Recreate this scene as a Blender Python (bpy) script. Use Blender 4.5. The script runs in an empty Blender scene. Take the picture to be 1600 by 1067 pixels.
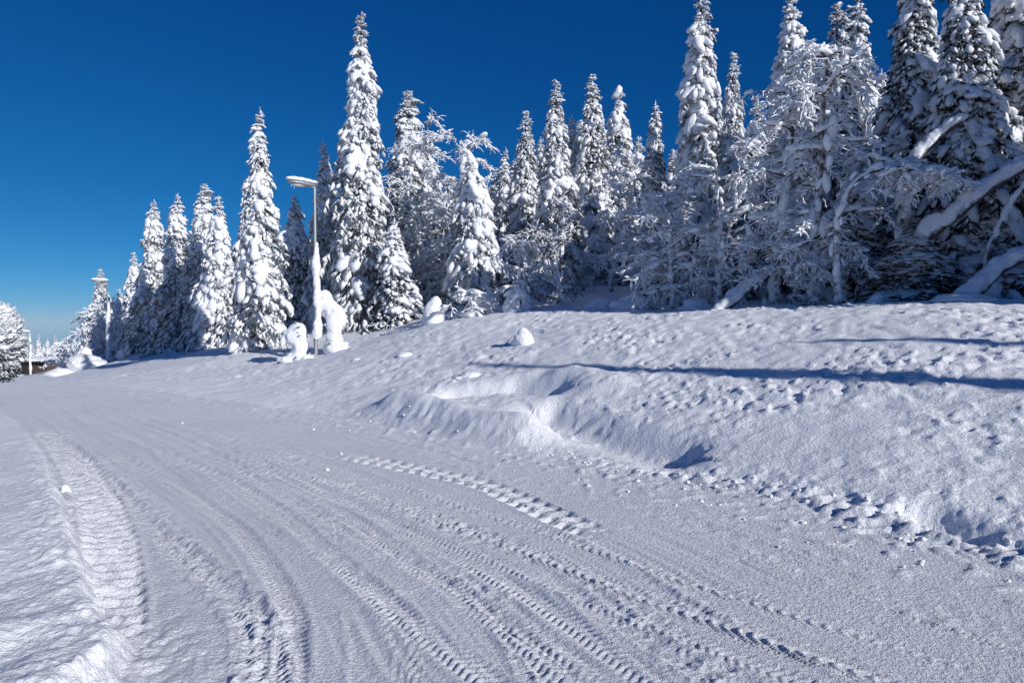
import bpy, math, numpy as np
from mathutils import Vector
R_ = math.radians
scene = bpy.context.scene
COL = scene.collection

# ------------------------------------------------------------------ camera
F, CX, CY, HOR, EYE = 1067.0, 800.0, 533.5, 505.0, 1.65
PITCH = math.atan((CY - HOR) / F)
cd = bpy.data.cameras.new('camera'); cam = bpy.data.objects.new('camera', cd); COL.objects.link(cam)
cd.sensor_width = 36.0; cd.lens = 36.0 * F / 1600.0; cd.clip_start = 0.05; cd.clip_end = 6000
cam.location = (0, 0, EYE); cam.rotation_euler = (math.pi / 2 - PITCH, 0, 0)
scene.camera = cam

# ------------------------------------------------------------------ light
SUN_EL = R_(23); SUN_AZ = math.atan2(0.72, -0.69)          # clockwise from +Y
w = bpy.data.worlds.new('World'); scene.world = w; w.use_nodes = True
nt = w.node_tree; bg = nt.nodes['Background']
sky = nt.nodes.new('ShaderNodeTexSky'); sky.sky_type = 'NISHITA'; sky.sun_disc = False
sky.sun_elevation = SUN_EL; sky.sun_rotation = SUN_AZ
sky.altitude = 0; sky.air_density = 0.6; sky.dust_density = 0.0; sky.ozone_density = 9.0
sp_ = nt.nodes.new('ShaderNodeSeparateColor'); cb_ = nt.nodes.new('ShaderNodeCombineColor')          # polarising filter: one tone curve per channel, the same over the whole sky
nt.links.new(sky.outputs[0], sp_.inputs[0])
for ch, pw_, k_ in ((0, 1.9, 1.25), (1, 1.0, 0.57), (2, 0.76, 0.58)):
    m1 = nt.nodes.new('ShaderNodeMath'); m1.operation = 'MULTIPLY'; m1.inputs[1].default_value = 0.1
    m2 = nt.nodes.new('ShaderNodeMath'); m2.operation = 'POWER'; m2.inputs[1].default_value = pw_
    m3 = nt.nodes.new('ShaderNodeMath'); m3.operation = 'MULTIPLY'; m3.inputs[1].default_value = k_ * 10
    nt.links.new(sp_.outputs[ch], m1.inputs[0]); nt.links.new(m1.outputs[0], m2.inputs[0]); nt.links.new(m2.outputs[0], m3.inputs[0]); nt.links.new(m3.outputs[0], cb_.inputs[ch])
nt.links.new(cb_.outputs[0], bg.inputs['Color'])
bg.inputs['Strength'].default_value = 0.10
sl = bpy.data.lights.new('sun', 'SUN'); sl.energy = 4.1; sl.angle = R_(0.53); sl.color = (1.0, 0.975, 0.955)
so = bpy.data.objects.new('sun', sl); COL.objects.link(so)
sd = Vector((math.sin(SUN_AZ) * math.cos(SUN_EL), math.cos(SUN_AZ) * math.cos(SUN_EL), math.sin(SUN_EL)))
so.rotation_euler = sd.to_track_quat('Z', 'Y').to_euler(); so.location = sd * 60
scene.view_settings.view_transform = 'Standard'; scene.view_settings.look = 'None'
scene.view_settings.exposure = 0.08; scene.view_settings.gamma = 1.0
scene.cycles.use_denoising = True
try: scene.cycles.denoiser = 'OPENIMAGEDENOISE'
except Exception: pass
scene.cycles.max_bounces = 10; scene.cycles.diffuse_bounces = 8

# ------------------------------------------------------------------ numpy tools
def _h(ix, iy, iz, seed):
    h = (ix.astype(np.uint32) * np.uint32(374761393) + iy.astype(np.uint32) * np.uint32(668265263)
         + iz.astype(np.uint32) * np.uint32(2147483647 % 4294967296) + np.uint32((seed * 974634777) % 4294967296))
    h = (h ^ (h >> np.uint32(13))) * np.uint32(1274126177)
    h = (h ^ (h >> np.uint32(16))) * np.uint32(2246822519)
    return (h ^ (h >> np.uint32(15))).astype(np.float64) / 4294967295.0
def noise2(x, y, seed=0):
    x0 = np.floor(x); y0 = np.floor(y); fx = x - x0; fy = y - y0
    ix = x0.astype(np.int64); iy = y0.astype(np.int64); z = np.zeros_like(ix)
    ux = fx * fx * fx * (fx * (fx * 6 - 15) + 10); uy = fy * fy * fy * (fy * (fy * 6 - 15) + 10)
    def g(dx, dy):
        a = _h(ix + dx, iy + dy, z, seed) * 2 * math.pi
        return np.cos(a) * (fx - dx) + np.sin(a) * (fy - dy)
    a = g(0, 0) * (1 - ux) + g(1, 0) * ux; b = g(0, 1) * (1 - ux) + g(1, 1) * ux
    return (a * (1 - uy) + b * uy) * 1.41
def noise3(P, seed=0):
    P0 = np.floor(P); f = P - P0; i = P0.astype(np.int64); u = f * f * (3 - 2 * f); r = 0
    for dx in (0, 1):
        for dy in (0, 1):
            for dz in (0, 1):
                wgt = (u[..., 0] if dx else 1 - u[..., 0]) * (u[..., 1] if dy else 1 - u[..., 1]) * (u[..., 2] if dz else 1 - u[..., 2])
                r = r + wgt * _h(i[..., 0] + dx, i[..., 1] + dy, i[..., 2] + dz, seed)
    return r * 2 - 1
def sstep(a, b, x):
    t = np.clip((x - a) / (b - a), 0, 1); return t * t * (3 - 2 * t)
def catmull(pts, n=8):
    p = np.array(pts, float); p = np.vstack([2 * p[0] - p[1], p, 2 * p[-1] - p[-2]]); out = []
    for i in range(1, len(p) - 2):
        for t in np.linspace(0, 1, n, endpoint=False):
            out.append(0.5 * (2 * p[i] + (p[i + 1] - p[i - 1]) * t + (2 * p[i - 1] - 5 * p[i] + 4 * p[i + 1] - p[i + 2]) * t * t
                              + (3 * p[i] - p[i - 1] - 3 * p[i + 1] + p[i + 2]) * t ** 3))
    out.append(p[-2]); return np.array(out)
def polyd(X, Y, poly):
    """signed lateral distance (right of the travel direction positive) and arc length"""
    best = np.full(X.shape, 1e9); bc = np.zeros(X.shape); lat = np.zeros(X.shape); S = np.zeros(X.shape); acc = 0.0
    for a, b in zip(poly[:-1], poly[1:]):
        d = b - a; L = math.hypot(*d)
        if L < 1e-6: continue
        d = d / L; px = X - a[0]; py = Y - a[1]
        t = np.clip(px * d[0] + py * d[1], 0, L); qx = px - t * d[0]; qy = py - t * d[1]
        dist = qx * qx + qy * qy; cr = px * d[1] - py * d[0]; m = (dist < best - 1e-9) | ((np.abs(dist - best) <= 1e-9) & (np.abs(cr) > bc))
        best = np.where(m, dist, best); bc = np.where(m, np.abs(cr), bc); sg = np.where(cr > 0, 1.0, -1.0)
        lat = np.where(m, sg * np.sqrt(dist), lat); S = np.where(m, acc + t, S); acc += L
    return lat, S
def ray(px, py):
    u = (px - CX) / F; v = (CY - py) / F; c, s = math.cos(PITCH), math.sin(PITCH)
    return np.array([u, c + v * s, -s + v * c])
def PT(px, py, Y):
    r = ray(px, py); return np.array([0, 0, EYE]) + r * (Y / r[1])
def PG(px, py, z=0.0):
    r = ray(px, py); return (np.array([0, 0, EYE]) + r * ((z - EYE) / r[2]))

# ------------------------------------------------------------------ materials
def newmat(name):
    m = bpy.data.materials.new(name); m.use_nodes = True
    return m, m.node_tree, m.node_tree.nodes['Principled BSDF']
def bumped(t, bsdf, layers, coord='Object'):
    tc = t.nodes.new('ShaderNodeTexCoord'); prev = None
    for scale, dist in layers:
        n = t.nodes.new('ShaderNodeTexNoise'); n.inputs['Scale'].default_value = scale; n.inputs['Detail'].default_value = 4
        n.inputs['Roughness'].default_value = 0.6
        t.links.new(tc.outputs[coord], n.inputs['Vector'])
        b = t.nodes.new('ShaderNodeBump'); b.inputs['Strength'].default_value = 1.0; b.inputs['Distance'].default_value = dist
        t.links.new(n.outputs['Fac'], b.inputs['Height'])
        if prev: t.links.new(prev.outputs[0], b.inputs['Normal'])
        prev = b
    t.links.new(prev.outputs[0], bsdf.inputs['Normal']); return tc
def m_snow(name, c0, c1, layers, vscale=1.5, rough=0.75):
    m, t, b = newmat(name); tc = bumped(t, b, layers)
    n = t.nodes.new('ShaderNodeTexNoise'); n.inputs['Scale'].default_value = vscale; n.inputs['Detail'].default_value = 6
    t.links.new(tc.outputs['Object'], n.inputs['Vector'])
    mx = t.nodes.new('ShaderNodeMix'); mx.data_type = 'RGBA'; mx.inputs[6].default_value = (*c0, 1); mx.inputs[7].default_value = (*c1, 1)
    t.links.new(n.outputs['Fac'], mx.inputs[0]); t.links.new(mx.outputs[2], b.inputs['Base Color'])
    b.inputs['Roughness'].default_value = rough; b.inputs['Specular IOR Level'].default_value = 0.25
    return m
def m_frost(name, dark, frost, lo, hi, nscale=14.0, namp=0.9):
    """needles or bark under a coat of frost that lies on the upper sides"""
    m, t, b = newmat(name); tc = t.nodes.new('ShaderNodeTexCoord'); ge = t.nodes.new('ShaderNodeNewGeometry')
    sp = t.nodes.new('ShaderNodeSeparateXYZ'); t.links.new(ge.outputs['Normal'], sp.inputs[0])
    n = t.nodes.new('ShaderNodeTexNoise'); n.inputs['Scale'].default_value = nscale; n.inputs['Detail'].default_value = 3
    t.links.new(tc.outputs['Object'], n.inputs['Vector'])
    a = t.nodes.new('ShaderNodeMath'); a.operation = 'MULTIPLY_ADD'; a.inputs[1].default_value = namp; a.inputs[2].default_value = -0.5 * namp
    t.links.new(n.outputs['Fac'], a.inputs[0])
    s = t.nodes.new('ShaderNodeMath'); s.operation = 'ADD'; t.links.new(sp.outputs['Z'], s.inputs[0]); t.links.new(a.outputs[0], s.inputs[1])
    mr = t.nodes.new('ShaderNodeMapRange'); mr.inputs['From Min'].default_value = lo; mr.inputs['From Max'].default_value = hi
    t.links.new(s.outputs[0], mr.inputs['Value'])
    mx = t.nodes.new('ShaderNodeMix'); mx.data_type = 'RGBA'; mx.inputs[6].default_value = (*dark, 1); mx.inputs[7].default_value = (*frost, 1)
    t.links.new(mr.outputs[0], mx.inputs[0]); t.links.new(mx.outputs[2], b.inputs['Base Color'])
    b.inputs['Roughness'].default_value = 0.85; b.inputs['Specular IOR Level'].default_value = 0.15
    return m
def m_plain(name, col, rough=0.6, metal=0.0, nscale=20, var=0.25):
    m, t, b = newmat(name); tc = t.nodes.new('ShaderNodeTexCoord')
    n = t.nodes.new('ShaderNodeTexNoise'); n.inputs['Scale'].default_value = nscale; t.links.new(tc.outputs['Object'], n.inputs['Vector'])
    mx = t.nodes.new('ShaderNodeMix'); mx.data_type = 'RGBA'
    mx.inputs[6].default_value = (*[c * (1 - var) for c in col], 1); mx.inputs[7].default_value = (*[min(1, c * (1 + var)) for c in col], 1)
    t.links.new(n.outputs['Fac'], mx.inputs[0]); t.links.new(mx.outputs[2], b.inputs['Base Color'])
    b.inputs['Roughness'].default_value = rough; b.inputs['Metallic'].default_value = metal
    return m
M_ROAD = m_snow('packed_road_snow', (0.80, 0.82, 0.87), (0.87, 0.88, 0.92), [(42, 0.026), (120, 0.008)], 0.8)
M_BANK = m_snow('wind_crusted_snow', (0.84, 0.86, 0.89), (0.90, 0.91, 0.93), [(26, 0.020), (85, 0.008)], 0.7)
M_SNOW = m_snow('fresh_clinging_snow', (0.79, 0.81, 0.84), (0.86, 0.87, 0.89), [(9, 0.035), (40, 0.012)], 3)
M_NEED = m_frost('frosted_needles', (0.045, 0.058, 0.04), (0.80, 0.82, 0.85), -1.0, -0.10)
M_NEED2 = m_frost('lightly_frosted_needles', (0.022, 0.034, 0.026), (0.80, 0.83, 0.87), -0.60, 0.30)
M_BARK = m_frost('frosted_spruce_bark', (0.07, 0.05, 0.04), (0.78, 0.80, 0.83), 0.1, 0.6, 6, 1.6)
M_BIRCH = m_frost('frosted_birch_bark', (0.10, 0.08, 0.07), (0.80, 0.82, 0.85), -0.25, 0.25, 7, 1.5)
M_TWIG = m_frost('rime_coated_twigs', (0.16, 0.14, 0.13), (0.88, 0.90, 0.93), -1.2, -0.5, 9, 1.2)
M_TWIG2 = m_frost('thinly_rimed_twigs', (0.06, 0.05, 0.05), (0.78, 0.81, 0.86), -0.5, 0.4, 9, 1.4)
M_STEEL = m_plain('galvanised_steel', (0.30, 0.32, 0.34), 0.5, 0.6)
M_LENS = m_plain('lamp_lens', (0.45, 0.46, 0.45), 0.25, 0.0, 5, 0.1)
M_ICE = m_plain('icicle_ice', (0.75, 0.80, 0.85), 0.15, 0.0, 5, 0.05)
M_WOOD = m_plain('dark_stained_boards', (0.075, 0.055, 0.045), 0.8, 0.0, 9, 0.3)
M_GLASS = m_plain('dark_window_glass', (0.03, 0.04, 0.05), 0.1, 0.0, 2, 0.1)

# ------------------------------------------------------------------ mesh helpers
def mesh(name, V, Fc, mat, smooth=True):
    V = np.asarray(V, np.float32).reshape(-1, 3); Fc = np.asarray(Fc, np.int32); k = Fc.shape[1]
    me = bpy.data.meshes.new(name); me.vertices.add(len(V)); me.vertices.foreach_set('co', V.ravel())
    me.loops.add(Fc.size); me.loops.foreach_set('vertex_index', Fc.ravel())
    me.polygons.add(len(Fc)); me.polygons.foreach_set('loop_start', np.arange(0, Fc.size, k, dtype=np.int32))
    me.polygons.foreach_set('loop_total', np.full(len(Fc), k, np.int32))
    if smooth: me.polygons.foreach_set('use_smooth', np.ones(len(Fc), bool))
    me.materials.append(mat); me.update(calc_edges=True); return me
def obj(name, me, parent=None):
    o = bpy.data.objects.new(name, me); COL.objects.link(o)
    if parent: o.parent = parent
    return o
def part_stuff(name, me, parent):
    o = obj(name, me, parent); o['kind'] = 'stuff'; return o
def tag(o, label, cat, group=None):
    o['label'] = label; o['category'] = cat
    if group: o['group'] = group
    return o
def empty(name, loc, label, cat, group=None, rz=0.0):
    o = bpy.data.objects.new(name, None); COL.objects.link(o); o.location = loc; o.rotation_euler = (0, 0, rz); o.empty_display_size = 0.2
    return tag(o, label, cat, group)
def ico(sub):
    import bmesh
    bm = bmesh.new(); bmesh.ops.create_icosphere(bm, subdivisions=sub, radius=1)
    v = np.array([x.co[:] for x in bm.verts]); f = np.array([[q.index for q in p.verts] for p in bm.faces]); bm.free(); return v, f
ICO = {1: ico(1), 2: ico(2), 3: ico(3)}
def norm(a): return a / np.maximum(np.linalg.norm(a, axis=-1, keepdims=True), 1e-9)
class Buf:
    def __init__(s): s.v = []; s.f = []; s.n = 0
    def add(s, V, Fc):
        V = V.reshape(-1, 3); s.v.append(V); s.f.append(Fc + s.n); s.n += len(V)
    def inst(s, tv, tf, C, A, B, Cz):
        """copies of a template: centre C, axes A,B,Cz (N,3)"""
        V = C[:, None] + tv[None, :, 0:1] * A[:, None] + tv[None, :, 1:2] * B[:, None] + tv[None, :, 2:3] * Cz[:, None]
        n, k = V.shape[:2]; Fc = (tf[None] + (np.arange(n) * k)[:, None, None]).reshape(-1, 3); s.add(V, Fc)
    def lumps(s, sub, C, D, sx, sy, sz, nz=0.35, fr=3.0, seed=1, flat=0.45):
        """irregular snow lumps: long axis D, flattened underneath"""
        if len(C) == 0: return
        tv, tf = ICO[sub]; tv = tv.copy(); tv[:, 2] = np.where(tv[:, 2] < 0, tv[:, 2] * flat, tv[:, 2])
        D = norm(D); up = np.tile([0, 0, 1.0], (len(D), 1)); S = np.cross(up, D); bad = np.linalg.norm(S, axis=1) < 0.1; S[bad] = [1, 0, 0]; S = norm(S)
        U = np.cross(D, S)
        A = D * np.reshape(sx, (-1, 1)); B = S * np.reshape(sy, (-1, 1)); Z = U * np.reshape(sz, (-1, 1))
        V = C[:, None] + tv[None, :, 0:1] * A[:, None] + tv[None, :, 1:2] * B[:, None] + tv[None, :, 2:3] * Z[:, None]
        q = V + C[:, None] * 5.1
        k = 1 + nz * (noise3(q * fr, seed) * 1.0 + 0.6 * noise3(q * fr * 2.3, seed + 9))
        V = C[:, None] + (V - C[:, None]) * k[..., None]
        n, kk = V.shape[:2]; s.add(V, (tf[None] + (np.arange(n) * kk)[:, None, None]).reshape(-1, 3))
    def tubes(s, P, Rd, sides=3, cap=False):
        """P (N,K,3) paths, Rd (N,K) radii"""
        N, K, _ = P.shape; T = np.gradient(P, axis=1); T = norm(T)
        ref = np.where(np.abs(T[..., 2:3]) > 0.9, np.array([1.0, 0, 0]), np.array([0, 0, 1.0])); 
        ref = np.broadcast_to(ref[:, :1], P.shape)
        U = norm(np.cross(T, ref)); W = np.cross(T, U); a = np.arange(sides) * 2 * math.pi / sides + 0.5
        V = P[:, :, None] + Rd[..., None, None] * (np.cos(a)[None, None, :, None] * U[:, :, None] + np.sin(a)[None, None, :, None] * W[:, :, None])
        idx = np.arange(N * K * sides).reshape(N, K, sides); i0 = idx[:, :-1]; i1 = idx[:, 1:]
        j0 = np.roll(i0, -1, 2); j1 = np.roll(i1, -1, 2)
        Fc = np.concatenate([np.stack([i0, j0, j1], -1).reshape(-1, 3), np.stack([i0, j1, i1], -1).reshape(-1, 3)]); s.add(V, Fc)
    def mesh(s, name, mat, smooth=True): return mesh(name, np.concatenate(s.v), np.concatenate(s.f), mat, smooth)
def make_spray(rng):
    """a flat drooping shoot of a spruce branch: a stem with side shoots, each a tapered spike"""
    P = []; Fc = []
    def spike(a, b, r):
        a = np.array(a); b = np.array(b); d = b - a; d = d / np.linalg.norm(d); u = np.cross(d, [0, 0, 1.0]); u /= np.linalg.norm(u); v = np.cross(u, d)
        n = len(P)
        for k in range(3): P.append(a + 1.15 * r * (math.cos(k * 2.094 + .52) * u + math.sin(k * 2.094 + .52) * v))
        P.append(b)
        for k in range(3): Fc.append([n + k, n + 3, n + (k + 1) % 3])
    spike((0, 0, 0), (1, 0, -0.12), .075)
    for i, x in enumerate((0.12, 0.3, 0.48, 0.66, 0.2, 0.55)):
        sg = 1 if i % 2 else -1; l = 0.55 * (1.1 - x) + 0.1
        spike((x, 0, -0.1 * x), (x + l * 0.75, sg * l * (0.7 + 0.2 * rng.random()), -0.1 * x - 0.12 - 0.25 * rng.random()), .085)
    return np.array(P), np.array(Fc)
_r0 = np.random.default_rng(5); SPRAY = [make_spray(_r0) for _ in range(4)]

# ------------------------------------------------------------------ terrain
RE = [PG(x, y)[:2] for x, y in ((1600, 885), (1400, 838), (1150, 772), (950, 738), (800, 708), (600, 664), (450, 645), (350, 632), (250, 618), (180, 609), (100, 602), (30, 605), (-100, 612), (-400, 625), (-900, 650))]
RE = catmull([(14, -6.5), (8.5, -0.5)] + [tuple(p) for p in RE] + [(-40, 9.0)], 4)
LE = [PG(x, y)[:2] for x, y in ((200, 1040), (182, 980), (150, 915), (126, 845), (103, 780), (84, 735), (66, 700), (40, 668), (8, 644), (-60, 634), (-300, 640), (-800, 690))]
LE = catmull([(-0.9, -7), (-1.3, -2), (-1.7, 1.5)] + [tuple(p) for p in LE] + [(-40, 4.5)], 4)
CP = [PT(*a) for a in (
    (1600, 872, 4.8), (1600, 700, 6.42), (1600, 600, 8.0), (1600, 482, 11.3), (1600, 470, 16), (1350, 815, 5.55), (1350, 640, 7.9), (1350, 484, 13.2),
    (1100, 756, 7.05), (1100, 600, 10.2), (1100, 490, 15.4), (1100, 480, 20), (1300, 474, 19), (900, 722, 8.2), (900, 590, 12.0), (900, 495, 18.5), (900, 480, 22),
    (700, 686, 9.6), (700, 600, 13.0), (700, 501, 21.6), (700, 482, 30), (950, 440, 34), (1250, 440, 34), (493, 649, 12.3), (493, 600, 15.5), (493, 558, 23), (500, 518, 28.5),
    (300, 624, 14.8), (300, 590, 20), (300, 543, 37), (170, 604, 17.6), (170, 584, 27), (172, 567, 48), (60, 603, 19), (60, 599, 32), (60, 594, 50), (110, 594, 36), (110, 584, 46), (48, 585, 89),
    (600, 496, 34), (400, 525, 38), (250, 541, 48), (250, 537, 80), (600, 480, 60), (950, 425, 60), (950, 428, 110), (1400, 430, 90), (600, 482, 110), (60, 586, 115), (60, 588, 74), (20, 592, 72), (90, 582, 74), (130, 574, 72), (170, 566, 72), (250, 541, 64), (-150, 606, 21), (-500, 606, 19), (-150, 610, 45), (-500, 640, 45))]
CP += [np.array(a, float) for a in ((25, 4, 3.2), (15, 3, 2.1), (20, -6, 3.0), (30, 20, 5.0), (45, 40, 6.5), (9, 1, .5), (12, -3, .9), (-3.6, 3.6, .17), (-5, 5.3, .17), (-7, 7.5, .12), (-10, 8.5, .02),
                                    (-8, 0, .25), (-20, 1, .0), (-4, -5, .4), (-40, 16, -2.5), (-2.6, 1.5, .2), (-30, -10, 0), (8, -25, 0.6), (-12, -25, 0.2), (30, -30, 3))]
CP = np.array(CP)
def _phi(r2): return np.where(r2 > 1e-12, 0.5 * r2 * np.log(np.maximum(r2, 1e-12)), 0)
_n = len(CP); _A = np.zeros((_n + 3, _n + 3))
_A[:_n, :_n] = _phi((CP[:, None, 0] - CP[None, :, 0]) ** 2 + (CP[:, None, 1] - CP[None, :, 1]) ** 2) + np.eye(_n) * 1.5
_A[:_n, _n] = 1; _A[:_n, _n + 1:] = CP[:, :2]; _A[_n:, :_n] = _A[:_n, _n:].T
_W = np.linalg.solve(_A, np.concatenate([CP[:, 2], [0, 0, 0]]))
def tps(X, Y):
    z = _W[_n] + _W[_n + 1] * X + _W[_n + 2] * Y
    for k in range(_n): z = z + _W[k] * _phi((X - CP[k, 0]) ** 2 + (Y - CP[k, 1]) ** 2)
    return z
def gauss_ridge(X, Y, poly, hw_l, hw_r, h):
    lat, s = polyd(X, Y, np.array(poly, float)); return h * np.exp(-(lat / np.where(lat > 0, hw_r, hw_l)) ** 2 * 1.5)
def base_height(X, Y):
    r = np.hypot(X, Y); k = np.where(r > 118, 118 / np.maximum(r, 1e-6), 1.0)
    z = tps(X * k, Y * k)
    z = z - np.maximum(r - 118, 0) * sstep(0.0, -0.6, X / np.maximum(r, 1e-6)) * 0.07
    return np.maximum(z, -240)
def surface(X, Y, fine=True):
    """height and the masks (1 on the bank side / 1 on the left verge)"""
    dr, sr = polyd(X, Y, RE); dl, sl_ = polyd(X, Y, LE); dl = -dl
    T = base_height(X, Y)
    near = sstep(40, 25, np.hypot(X, Y))
    und = 0.07 * noise2(X / 3.2, Y / 3.2, 3) + 0.022 * noise2(X / 0.95, Y / 0.95, 4)
    T = T + und * near
    # ploughed hump and hollow beside the road
    T = T + gauss_ridge(X, Y, [(-1.95, 11.75), (-1.35, 10.9), (-0.6, 10.0), (0.1, 9.5)], 0.50, 0.65, 0.30)
    T = T + gauss_ridge(X, Y, [(0.55, 10.4), (1.3, 9.2), (1.95, 8.15)], 0.36, 0.50, -0.25)
    T = T + gauss_ridge(X, Y, [(-1.0, 12.4), (0.0, 12.3), (0.7, 11.7)], 0.35, 0.45, -0.25)
    T = T + gauss_ridge(X, Y, [(1.0, 12.2), (1.6, 11.2)], 0.45, 0.5, 0.12)
    T = T + gauss_ridge(X, Y, [PG(1450, 770, .25)[:2], PG(1530, 790, .25)[:2]], 0.18, 0.22, -0.16)
    wob = 0.10 * noise2(X / 0.5, Y / 0.5, 8) + 0.06 * noise2(X / 0.17, Y / 0.17, 9)
    drw = dr + wob * 0.45; dlw = dl + wob * 0.5
    mR = sstep(-0.12, 0.70, drw); mL = sstep(0.0, 0.13, dlw)
    z_road = base_height(X, Y) * sstep(15, 40, np.hypot(X, Y)) * 0.6 - 0.02
    z_road = z_road + 0.02 * noise2(X / 1.8, Y / 1.8, 5)
    # left verge: ploughed heap close to the camera
    TL = T + 0.05 * np.exp(-(dl / 0.35) ** 2) * sstep(9, 5, Y)
    TL = TL + sstep(5.2, 3.2, Y) * (0.07 * noise2(X / 0.7, Y / 0.7, 21) + 0.03 * noise2(X / 0.25, Y / 0.25, 22)) * sstep(0.0, 0.5, dl)
    TL = np.where(dl > 0, np.maximum(TL, 0.02), TL)
    z = z_road * (1 - mR) * (1 - mL) + np.where(mR > 0, T, 0) * mR + TL * mL * (1 - mR)
    if not fine: return z
    D = np.hypot(X, Y); on_b = mR; on_l = mL * (1 - mR); on_r = (1 - mR) * (1 - mL)
    # crust on the bank: scattered lumps and pits
    n1 = noise2(X / 0.15 + .5 * noise2(X / .3, Y / .3, 30), Y / 0.15, 31); n2 = noise2(X / 0.34, Y / 0.42, 32); patch = 0.5 + 0.7 * noise2(X / 1.7, Y / 1.7, 33)
    up = sstep(0.4, 3.0, dr)
    crust = 0.085 * np.maximum(n1 - 0.25, 0) * np.clip(patch, 0.20, 1.2) - 0.085 * np.maximum(-n1 - 0.30, 0) * np.clip(patch, .1, 1) + 0.018 * n2
    crust = crust + 0.05 * np.maximum(noise2(X / .09, Y / .11, 34) - 0.3, 0) * np.clip(patch, 0, 1)
    z = z + on_b * crust * (0.60 + 0.90 * up) * sstep(60, 30, D)
    # crumbled plough edge
    edge = np.exp(-((dr - 0.30) / 0.33) ** 2) * (0.22 + 0.78 * sstep(9.5, 5.5, Y))
    cl = np.abs(noise2(X / 0.19, Y / 0.19, 41)); cl2 = np.abs(noise2(X / .085, Y / .085, 42))
    z = z + edge * (0.085 * cl + 0.035 * cl2 - 0.01)
    edgeL = np.exp(-((dl - 0.05) / 0.28) ** 2)
    z = z + edgeL * (0.05 * cl + 0.02 * cl2) * sstep(12, 6, Y)
    z = z + on_l * (0.008 * n2 + 0.03 * np.maximum(n1 - .25, 0) * np.clip(patch, .2, 1) + 0.012 * np.maximum(noise2(X / .05, Y / .05, 35), 0))
    # road: scraping streaks, gravelly crumbs, tyre tracks
    lateral = dr + 0.04 * noise2(sr / 1.2, dr / 2, 50)
    streak = 0.008 * noise2(lateral / 0.05, sr / 3.2, 51) + 0.009 * noise2(lateral / 0.15, sr / 5.0, 52) + 0.007 * np.maximum(noise2(lateral / 0.04, sr / 1.3, 57) - .25, 0)
    frac = np.clip(dr / np.where(np.abs(dr + dl) < .05, -.05, dr + dl), 0, 1) + .012 * noise2(sr / 1.6, dr * .7, 64)
    band = np.clip(.42 + 1.5 * noise2(frac * 13, sr / 22, 65) + .5 * noise2(frac * 34, sr / 9, 66), 0.06, 1.25)
    tband = sstep(.15, .4, noise2(frac * 17 + 7.3, sr / 30, 67)) * np.clip(.6 + noise2(sr / .8, frac * 9, 68), 0, 1.1)
    streak = streak + 0.0042 * tband * np.sin(2 * math.pi * (sr + .5 * np.abs(noise2(frac * 34, sr * 0, 69)) + .05 * noise2(X / .3, Y / .3, 70)) / .06) * sstep(9.5, 5.0, np.hypot(X, Y))
    streak = streak + 0.024 * np.maximum(noise2(frac * 48, sr / 8, 71) - .2, 0) + 0.010 * noise2(frac * 22, sr / 14, 72)
    crumb = 0.95 * band * (0.5 + .9 * np.clip(.5 + noise2(X / .9, Y / .9, 58), 0, 1)) * (0.016 * np.maximum(noise2(X / 0.042, Y / 0.042, 53) - 0.1, 0) + 0.010 * noise2(X / .11, Y / .11, 54) + 0.022 * np.maximum(noise2(X / .075, Y / .075, 55) - 0.45, 0))
    z = z + on_r * (streak + crumb)
    z = z + on_r * sstep(-1.3, -0.1, dr) * 0.05 * np.maximum(noise2(X / .14, Y / .14, 56) - .2, 0)
    for kind, pts, wd, dep, ph in TRACKS:
        bb = (X > pts[:, 0].min() - .6) & (X < pts[:, 0].max() + .6) & (Y > pts[:, 1].min() - .6) & (Y < pts[:, 1].max() + .6)
        if not bb.any(): continue
        x, y = X[bb], Y[bb]; t, s = polyd(x, y, pts); L = s.max(); h = wd / 2
        ends = sstep(0, .5, s) * sstep(L, L - .8, s); ends = np.where((s < 1e-4) | (s > L - 1e-4), 0, ends)
        ins = sstep(h + .03, h - .03, np.abs(t)); rim = np.exp(-((np.abs(t) - h - .015) / .032) ** 2)
        pat = 0.75 + 0.5 * noise2(s / 1.1, t * 0 + ph, 60)
        if kind == 'car':
            tr = np.sin(2 * math.pi * (s + 0.7 * np.abs(t)) / 0.055); d = -dep * ins + dep * 0.75 * ins * tr * np.clip(pat, .2, 1) + dep * 1.1 * rim * np.clip(pat, .1, 1.3)
        elif kind == 'fish':
            tr = np.sin(2 * math.pi * (s + 1.9 * t * t / h) / 0.085); d = -dep * ins + dep * 1.1 * ins * np.maximum(tr, -.3) * np.clip(pat + .25 + .5 * noise2(s / .25, t / .1, 63), .1, 1.1) + dep * .15 * rim
        elif kind == 'lug':
            p = s / 0.20 + np.where(t > 0, 0.5, 0.0) + np.abs(t) * 2.2; fr = p - np.floor(p)
            d = -dep * ins * 0.55 - dep * ins * sstep(.22, .12, np.abs(fr - .5)) * sstep(.02, .05, np.abs(t)) + dep * ins * .6 * sstep(.1, .04, np.abs(fr - .78)) + .4 * dep * rim
        elif kind == 'belt':
            p = s / 0.17 + 0.35 * np.sin(t * 5) + .12 * noise2(t / .1, s / .2, 61); fr = p - np.floor(p)
            d = -dep * ins * 1.2 + dep * 1.5 * ins * (1 - np.abs(fr * 2 - 1)) ** 1.4 * np.clip(pat + .3, .4, 1.2) + dep * .5 * rim
        else:                                                                  # raised line left between two wheels
            d = dep * np.exp(-(t / h) ** 2) * np.clip(pat + 0.5 * noise2(s / .12, t / .03, 62), 0, 1.6)
        wgt = ends if kind != 'car' else np.where((s < 1e-4) | (s > L - 1e-4), 0, sstep(0, .5, s) * sstep(L, L - .8, s))
        z[bb] += d * wgt * on_r[bb]
    return z, mR, mL
def gp(*p): return catmull([PG(x, y)[:2] for x, y in p], 5)
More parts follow.
